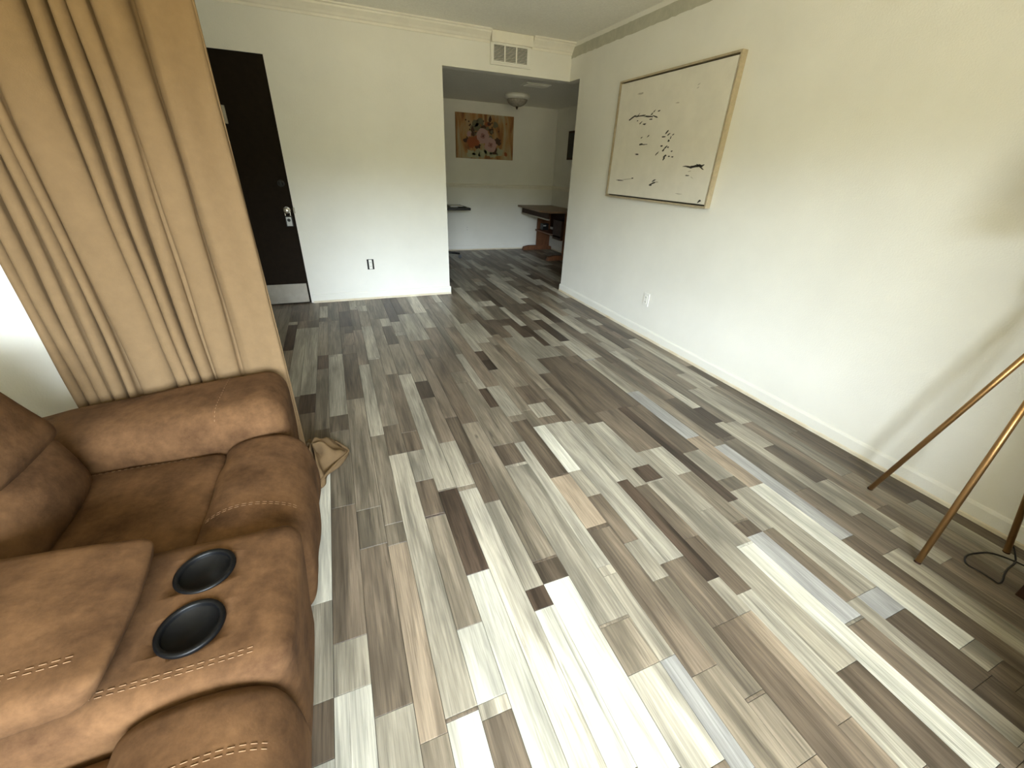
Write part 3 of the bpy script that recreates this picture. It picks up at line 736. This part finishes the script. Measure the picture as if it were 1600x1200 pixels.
MARKS = [(3.3651, 1.7284, 0.0654, 0.0069, -0.3, 0), (3.2711, 1.7326, 0.0728, 0.0056, -0.0, 0), (3.1669, 1.7216, 0.0595, 0.0055, 0.1, 0), (3.0782, 1.7151, 0.0382, 0.0053, 0.3, 0), (3.1224, 1.7352, 0.0157, 0.0043, -0.5, 0), (3.0987, 1.751, 0.0154, 0.0043, -0.6, 0), (3.0424, 1.7495, 0.0169, 0.0042, -0.2, 0), (3.294, 1.7398, 0.0255, 0.0045, -0.6, 0), (3.1254, 1.7005, 0.0197, 0.0043, 0, 0), (3.2463, 1.6837, 0.0251, 0.0045, -0.5, 0), (3.1958, 1.6718, 0.0245, 0.0056, 0, 0), (3.2931, 1.7011, 0.0107, 0.0045, 0, 0), (3.2051, 1.5793, 0.0146, 0.0045, -0.3, 0), (3.1223, 1.587, 0.016, 0.0044, -0.4, 0), (3.2011, 1.5306, 0.0293, 0.0069, -0.1, 0), (3.1594, 1.5294, 0.0368, 0.0034, 0, 0), (3.2289, 1.4597, 0.0278, 0.0059, 0, 0), (2.9066, 1.6039, 0.0214, 0.0063, -0.6, 0), (2.9365, 1.574, 0.0219, 0.0053, 0, 0), (2.8837, 1.5874, 0.0177, 0.0052, -0.5, 0), (2.8345, 1.5852, 0.0155, 0.0041, -0.5, 0), (2.8558, 1.5656, 0.014, 0.0052, -1, 0), (2.8739, 1.5456, 0.0124, 0.0084, 0, 0), (2.9413, 1.5138, 0.0166, 0.0054, 0, 0), (2.8928, 1.5041, 0.018, 0.0064, -0.6, 0), (2.8658, 1.5035, 0.0125, 0.0064, 0, 0), (2.9134, 1.4833, 0.0164, 0.0065, -0.5, 0), (2.8168, 1.4763, 0.0105, 0.0053, 0, 0), (2.9814, 1.4626, 0.0227, 0.0055, -0.6, 0), (2.8832, 1.4453, 0.0217, 0.0065, -0.4, 0), (2.8377, 1.4428, 0.0124, 0.0053, 0, 0), (2.798, 1.4394, 0.0139, 0.0053, 0, 0), (2.8902, 1.427, 0.0146, 0.0076, -0.8, 0), (2.6387, 1.3773, 0.0351, 0.0041, 0, 0), (2.5815, 1.3728, 0.0432, 0.0081, -0.0, 0), (2.5452, 1.3803, 0.0453, 0.009, -0.1, 0), (2.5084, 1.3836, 0.0355, 0.0079, 0.2, 0), (2.4787, 1.3839, 0.0205, 0.0049, -0.2, 0), (2.4804, 1.3671, 0.0235, 0.0049, 0.4, 0), (2.5887, 1.3472, 0.0188, 0.0031, -0.2, 1), (2.6033, 1.3191, 0.0222, 0.0041, 0, 0), (2.5547, 1.307, 0.0155, 0.0031, 0.4, 1), (3.4166, 1.2588, 0.0572, 0.0051, -0.0, 0), (3.3131, 1.2712, 0.0679, 0.0037, -0.1, 1), (3.2429, 1.281, 0.0155, 0.0049, 0, 0), (2.9612, 1.2715, 0.027, 0.0057, -0.4, 0), (2.9657, 1.254, 0.0386, 0.0057, -0.3, 0), (2.9906, 1.2378, 0.0197, 0.0069, 0, 0), (2.92, 1.2639, 0.0189, 0.0045, 0, 1), (2.6737, 1.8702, 0.0151, 0.0037, -0.4, 1), (2.6774, 1.8512, 0.0137, 0.0037, -0.3, 1), (2.853, 1.7821, 0.027, 0.004, 0, 1), (3.3062, 1.8862, 0.0458, 0.0065, 0, 1), (2.645, 1.1949, 0.0427, 0.0032, 0, 1), (2.4325, 1.1602, 0.0177, 0.0071, -0.6, 0)]
bm = bmesh.new(); rr = random.Random(3)
def blot(bm, y, z, a, b_, rot, mi, x=W - 0.0384):
    vs = []; n = 12
    for i in range(n):
        t = 2 * math.pi * i / n; k = rr.uniform(0.6, 1.25)
        u, v = a * k * math.cos(t), b_ * k * math.sin(t)
        vs.append(bm.verts.new((x, y + u * math.cos(rot) - v * math.sin(rot), z + u * math.sin(rot) + v * math.cos(rot))))
    f = bm.faces.new(vs); f.material_index = mi
for y, z, a, b_, rot, mi in MARKS: blot(bm, y, z, a, b_, rot, mi)
ob = obj('brush_marks', bm, [M_INK, M_INK2], canvas, normals=False); ob['kind'] = 'stuff'

# ------------------------------------------------------------------ floral canvas on the dining back wall
fl = thing('floral_canvas', 'unframed canvas with pink roses on orange, hung in the dining room', 'painting', (2.43, DB, 1.43))
FX0, FX1, FZ0, FZ1 = 1.946, 2.915, 1.435, 2.050
m = bpy.data.materials.new('rose_canvas_wash'); m.use_nodes = True
N = m.node_tree.nodes; L = m.node_tree.links; bs = N['Principled BSDF']; bs.inputs['Roughness'].default_value = 0.7
g = N.new('ShaderNodeNewGeometry'); mp = N.new('ShaderNodeMapping'); mp.inputs['Scale'].default_value = (4.5, 1, 1.2); L.new(g.outputs['Position'], mp.inputs[0])
t = N.new('ShaderNodeTexNoise'); t.inputs['Scale'].default_value = 1.6; t.inputs['Detail'].default_value = 5; t.inputs['Distortion'].default_value = 0.8; L.new(mp.outputs[0], t.inputs[0])
r = N.new('ShaderNodeValToRGB'); L.new(t.outputs['Fac'], r.inputs[0]); cr = r.color_ramp
cr.elements[0].position = 0.30; cr.elements[0].color = (0.10, 0.045, 0.02, 1)
cr.elements[1].position = 0.72; cr.elements[1].color = (0.42, 0.38, 0.25, 1)
for p, c in ((0.40, (0.26, 0.115, 0.035, 1)), (0.50, (0.36, 0.20, 0.075, 1)), (0.60, (0.36, 0.29, 0.17, 1))):
    e = cr.elements.new(p); e.color = c
L.new(r.outputs[0], bs.inputs['Base Color'])
fc = obj('canvas', B(FX0, FX1, DB - 0.032, DB - 0.002, FZ0, FZ1, bev=0.003), m, fl)
FM = [mat('paint_umber', (0.060, 0.026, 0.012), 0.7), mat('paint_rust', (0.26, 0.070, 0.018), 0.7), mat('paint_pink', (0.40, 0.25, 0.235), 0.7),
      mat('paint_rose', (0.27, 0.13, 0.125), 0.7), mat('paint_olive', (0.13, 0.12, 0.07), 0.7), mat('paint_sage', (0.33, 0.33, 0.22), 0.7)]
bm = bmesh.new(); rf = random.Random(8)
def fblot(u, v, a, b_, mi, lift, n=14, jag=0.3):
    x, z = FX0 + u * (FX1 - FX0), FZ0 + v * (FZ1 - FZ0)
    vs = []
    for i in range(n):
        t_ = 2 * math.pi * i / n; k = 1 + rf.uniform(-jag, jag)
        vs.append(bm.verts.new((min(FX1 - .004, max(FX0 + .004, x + a * k * math.cos(t_))), DB - 0.0325 - lift * 0.0004, min(FZ1 - .004, max(FZ0 + .004, z + b_ * k * math.sin(t_))))))
    f = bm.faces.new(vs[::-1]); f.material_index = mi
for i in range(6): fblot(0.25 + 0.1 * i, 0.13 + rf.uniform(-.05, .05), 0.07, 0.06, 5, 1)
for i in range(26): fblot(0.46 + rf.gauss(0, .16), 0.62 + rf.gauss(0, .12), rf.uniform(.02, .06), rf.uniform(.02, .05), rf.choice((0, 0, 4, 1)), 2 + i * 0.1)
for u, v in ((0.33, 0.80), (0.42, 0.84), (0.36, 0.70), (0.55, 0.32), (0.66, 0.20), (0.72, 0.42)): fblot(u, v, 0.055, 0.05, 0 if v < .5 else 4, 5)
for i in range(8): fblot(0.25 + rf.uniform(-.06, .1), 0.35 + rf.uniform(-.08, .1), 0.055, 0.05, 1, 5.2 + .1 * i)
for i in range(26): fblot(rf.uniform(.14, .88), rf.uniform(.35, .88), 0.012, 0.012, rf.choice((0, 0, 1)), 6 + .05 * i, 7)
for (u, v) in ((0.455, 0.52), (0.59, 0.33)):
    for k in range(7):
        a = k * 0.9; fblot(u + 0.055 * math.cos(a), v + 0.09 * math.sin(a), 0.055, 0.052, 2, 8 + k * 0.12, 12, 0.15)
    for k in range(4):
        a = k * 1.57 + .5; fblot(u + 0.02 * math.cos(a), v + 0.035 * math.sin(a), 0.024, 0.018, 3, 9 + k * 0.12, 10, 0.2)
    fblot(u + .005, v, 0.012, 0.012, 0, 10, 8)
for k in range(3): fblot(0.22, 0.52 + k * .03, 0.03, 0.02, 2, 7 + k * .1)
fblot(0.87, 0.13, 0.03, 0.03, 1, 6)
ob = obj('painted_roses', bm, FM, fc, normals=False); ob['kind'] = 'stuff'

# small dark picture on the dining side wall
dp = thing('dark_picture', 'small dark picture on the dining side wall, half hidden by the right wall', 'picture', (DW, 6.55, 1.47))
bm = bmesh.new(); box(bm, DW - 0.03, DW - 0.002, 6.30, 6.765, 1.475, 1.878, bev=0.003); pf = obj('frame', bm, M_DARKWOOD, dp)
obj('print', B(DW - 0.033, DW - 0.029, 6.33, 6.735, 1.505, 1.848), M_FRAMEIN, dp)

# ------------------------------------------------------------------ return air grille above the opening
vent = thing('air_grille', 'white three-panel air grille on the wall above the opening', 'vent', (1.80, D, 2.19))
obj('surround', B(1.588, 2.008, D - 0.022, D - 0.0005, 2.186, 2.352, bev=0.003), M_WALL, vent)
top = obj('top_board', B(1.592, 2.014, D - 0.050, D - 0.0005, 2.352, 2.438, bev=0.004), M_TRIM, vent)
gx0, gx1, gz0, gz1 = 1.606, 1.974, 2.205, 2.352
bm = bmesh.new(); yf = D - 0.030
def gb(a, b_, c_, d_): box(bm, a, b_, yf, D - 0.021, c_, d_)
gb(gx0, gx1, gz0, gz0 + 0.012); gb(gx0, gx1, gz1 - 0.012, gz1)
cw = (gx1 - gx0 - 4 * 0.012) / 3
for i in range(4): gb(gx0 + i * (cw + 0.012), gx0 + i * (cw + 0.012) + 0.012, gz0 + 0.012, gz1 - 0.012)
obj('grille_frame', bm, M_WHITEP, vent)
obj('dark_opening', B(gx0 + 0.006, gx1 - 0.006, D - 0.0235, D - 0.0215, gz0 + 0.006, gz1 - 0.006), M_DUCT, vent)
for i in range(3):
    bm = bmesh.new(); x0 = gx0 + 0.012 + i * (cw + 0.012)
    for k in range(11):
        z = gz0 + 0.018 + k * 0.0112
        vs = [bm.verts.new(p) for p in ((x0, yf, z - 0.002), (x0 + cw, yf, z - 0.002), (x0 + cw, D - 0.024, z + 0.003), (x0, D - 0.024, z + 0.003))]
        vs2 = [bm.verts.new(v.co + Vector((0, 0, 0.0022))) for v in vs]
        bm.faces.new(vs[::-1]); bm.faces.new(vs2)
        for a in range(4): bm.faces.new((vs[a], vs[(a + 1) % 4], vs2[(a + 1) % 4], vs2[a]))
    obj('louvers', bm, M_WHITEP, vent)

# ------------------------------------------------------------------ electrical outlets
def outlet(name, label, c, axis, plate=True, group=None):
    """axis: 'x' means the plate faces -x (right wall), 'y' faces -y"""
    t_ = thing(name, label, 'outlet', c)
    cx_, cy_, cz_ = c
    def bx(u0, u1, d0, d1, z0, z1, bev=0.0):
        if axis == 'x': return B(cx_ - d1, cx_ - d0, cy_ + u0, cy_ + u1, cz_ + z0, cz_ + z1, bev=bev)
        return B(cx_ + u0, cx_ + u1, cy_ - d1, cy_ - d0, cz_ + z0, cz_ + z1, bev=bev)
    if plate: obj('cover_plate', bx(-0.036, 0.036, 0.0005, 0.007, -0.058, 0.058, 0.003), M_WHITEP, t_)
    else: obj('wall_box', bx(-0.034, 0.034, 0.0003, 0.0015, -0.052, 0.052), M_DUCT, t_)
    d0 = 0.006 if plate else 0.0012
    body = obj('receptacle', bx(-0.017, 0.017, d0, d0 + 0.005, -0.048, 0.048, 0.006) if not plate else bx(-0.017, 0.017, d0, d0 + 0.003, -0.034, 0.034, 0.003), M_WHITEP, t_)
    for z in (-0.02, 0.02):
        dd = d0 + (0.005 if not plate else 0.003)
        bm = bmesh.new()
        for u in (-0.006, 0.006):
            if axis == 'x': box(bm, cx_ - dd - 0.0006, cx_ - dd + 0.0002, cy_ + u - 0.0012, cy_ + u + 0.0012, cz_ + z - 0.005, cz_ + z + 0.005)
            else: box(bm, cx_ + u - 0.0012, cx_ + u + 0.0012, cy_ - dd - 0.0006, cy_ - dd + 0.0002, cz_ + z - 0.005, cz_ + z + 0.005)
        obj('socket_slots', bm, M_DUCT, body)
    return t_
outlet('wall_outlet', 'white outlet with a cover plate low on the right wall', (W, 2.818, 0.333), 'x')
outlet('wall_outlet', 'uncovered outlet showing its dark wall box, right of the front door', (0.282, D, 0.368), 'y', plate=False)
outlet('wall_outlet', 'white outlet on the dining back wall below the chair rail', (2.118, DB, 0.363), 'y')

# ------------------------------------------------------------------ dining room ceiling
fx_ = thing('ceiling_light', 'flush ceiling light with a glass bowl in the dining room', 'lamp', (2.55, 6.22, HD))
bm = bmesh.new(); lathe(bm, [(0.0, 0), (0.150, 0), (0.168, -0.010), (0.172, -0.03), (0.160, -0.052), (0.140, -0.060), (0, -0.060)], (2.55, 6.22, HD - 0.0005), 'z', 40)
obj('pan', bm, M_WHITEP, fx_, True)
bm = bmesh.new(); lathe(bm, [(0.142, -0.058), (0.138, -0.075), (0.122, -0.100), (0.095, -0.122), (0.055, -0.138), (0.0, -0.143)], (2.55, 6.22, HD), 'z', 40)
gb_ = obj('glass_bowl', bm, M_GLASS, fx_, True)
bm = bmesh.new(); lathe(bm, [(0.0, -0.140), (0.016, -0.142), (0.018, -0.150), (0.010, -0.158), (0.012, -0.166), (0.0, -0.176)], (2.55, 6.22, HD), 'z', 16)
obj('finial', bm, M_DARKWOOD, fx_, True)
rg = thing('ceiling_register', 'white slotted air register on the dining room ceiling', 'vent', (2.46, 5.42, HD))
bm = bmesh.new(); box(bm, 2.30, 2.62, 5.33, 5.52, HD - 0.012, HD - 0.0005, bev=0.003); obj('frame', bm, M_WHITEP, rg)
for k in range(6): obj('slat', B(2.325, 2.595, 5.352 + k * 0.025, 5.366 + k * 0.025, HD - 0.020, HD - 0.011), M_WHITEP, rg)

# ------------------------------------------------------------------ wooden desk against the dining side wall
dk = thing('wooden_desk', 'brown trestle desk with a low shelf at the right of the dining room', 'desk', (3.38, 6.6, 0))
bm = bmesh.new(); prism(bm, [(3.035, 7.20), (2.99, 6.22), (3.10, 6.02), (3.69, 6.02), (3.69, 7.20)], 'z', 0.725, 0.752)
bmesh.ops.bevel(bm, geom=bm.edges[:], offset=0.004, segments=2, affect='EDGES')
obj('desk_top', bm, M_DESKTOP, dk)
obj('apron', B(3.10, 3.125, 6.10, 7.15, 0.635, 0.725, bev=0.002), M_DARKWOOD, dk)
obj('tray_edge', B(3.093, 3.128, 6.10, 7.15, 0.615, 0.635, bev=0.002), M_KICK, dk)
for y in (7.10, 6.10):
    p = obj('trestle_panel', B(3.40, 3.66, y, y + 0.028, 0.06, 0.725, bev=0.003), M_OAK, dk)
    bm = bmesh.new(); prism(bm, [(3.13, 0.0), (3.70, 0.0), (3.70, 0.05), (3.62, 0.075), (3.25, 0.075), (3.15, 0.055)], 'y', y - 0.018, y + 0.046)
    obj('foot', bm, M_OAK, dk)
obj('shelf', B(3.36, 3.66, 6.128, 7.10, 0.335, 0.36, bev=0.002), M_OAK, dk)
obj('back_panel', B(3.655, 3.675, 6.128, 7.10, 0.40, 0.725), M_DARKWOOD, dk)
dr = obj('drawer_unit', B(3.36, 3.655, 6.128, 6.42, 0.30, 0.60, bev=0.003), M_DARKWOOD, dk)
pw = thing('power_strip', 'small grey device with two white dots on the desk shelf', 'device', (3.45, 6.98, 0.36))
obj('housing', B(3.42, 3.54, 6.93, 7.03, 0.3605, 0.47, bev=0.006), M_BLACKP, pw)
for x in (3.445, 3.475): 
    bm = bmesh.new(); lathe(bm, [(0.011, 0), (0.011, -0.003), (0, -0.003)], (x, 6.93, 0.435), 'y', 14); obj('light_dot', bm, M_WHITEP, pw)

# ------------------------------------------------------------------ black table and office chair at the left of the opening
bt = thing('black_table', 'black table top entering from behind the left wall in the dining room', 'table', (1.40, 6.9, 0))
obj('table_top', B(0.70, 1.985, 6.575, 7.22, 0.715, 0.750, bev=0.004), M_BLACKP, bt)
for x in (0.75, 1.55):
    for y in (6.63, 7.14): obj('leg', B(x, x + 0.04, y, y + 0.04, 0, 0.716), M_BLACKP, bt)
nb = thing('notepad', 'grey pad lying on the black table', 'notepad', (1.8, 6.85, 0.751))
obj('cover', B(1.70, 1.90, 6.72, 6.98, 0.7505, 0.757, bev=0.001), M_GREYP, nb)
obj('pages', B(1.703, 1.897, 6.723, 6.977, 0.757, 0.764), M_WHITEP, nb)
ph = thing('flat_device', 'slim dark device lying beside the grey pad', 'device', (1.86, 6.65, 0.751))
obj('body', B(1.80, 1.93, 6.62, 6.69, 0.7505, 0.760, bev=0.003), M_BLACKP, ph); obj('screen', B(1.806, 1.924, 6.625, 6.685, 0.760, 0.7608), M_DUCT, ph)
ch = thing('office_chair', 'black five-star office chair base beside the left dining wall', 'chair', (1.40, 6.72, 0))
hx, hy = 1.40, 6.72
for k in range(5):
    a = math.radians(-20 + 72 * k); ex, ey = hx + 0.42 * math.cos(a), hy + 0.42 * math.sin(a)
    bm = bmesh.new(); tube(bm, (hx, hy, 0.105), (ex, ey, 0.072), 0.022, 0.016, 10); lg = obj('leg', bm, M_BLACKP, ch, True)
    bm = bmesh.new(); d_ = Vector((-math.sin(a), math.cos(a), 0)) * 0.02; tube(bm, Vector((ex, ey, 0.027)) - d_, Vector((ex, ey, 0.027)) + d_, 0.027, n=16)
    obj('caster', bm, M_BLACKP, lg)
bm = bmesh.new(); tube(bm, (hx, hy, 0.09), (hx, hy, 0.46), 0.025, n=16); obj('gas_column', bm, M_BLACKP, ch, True)
obj('seat', soft_box(block(1.20, 1.58, 6.52, 6.92, 0.44, 0.51), 0.03, (0, 0, .01), 8), M_BLACKP, ch, True)
obj('backrest', soft_box(block(1.20, 1.545, 6.47, 6.52, 0.60, 1.00), 0.02, (0, 0, 0), 8), M_BLACKP, ch, True)
obj('back_bar', B(1.35, 1.40, 6.46, 6.475, 0.46, 0.80), M_BLACKP, ch)

# ------------------------------------------------------------------ key lockbox hanging from the door knob
lb = thing('key_lockbox', 'grey key lockbox hanging from the front door knob', 'lockbox', (KX, D - 0.03, 0.78))
obj('body', B(KX - 0.026, KX + 0.034, D - 0.052, D - 0.012, 0.752, 0.846, bev=0.006), M_BLACKP, lb)
fp = obj('face_plate', B(KX - 0.018, KX + 0.028, D - 0.056, D - 0.051, 0.760, 0.838, bev=0.002), M_GREYP, lb)
bm = bmesh.new(); lathe(bm, [(0.014, -0.056), (0.014, -0.061), (0.009, -0.063), (0, -0.063)], (KX + 0.005, D, 0.812), 'y', 20); obj('dial', bm, M_BLACKP, fp)
bm = bmesh.new(); path_tube(bm, catmull([(KX - 0.018, D - 0.03, 0.84), (KX - 0.02, D - 0.028, 0.88), (KX - 0.012, D - 0.026, 0.915), (KX + 0.002, D - 0.025, 0.922), (KX + 0.016, D - 0.026, 0.915), (KX + 0.024, D - 0.028, 0.88), (KX + 0.022, D - 0.03, 0.84)], 6), 0.004, 8)
obj('shackle', bm, M_CHROME, lb, True)
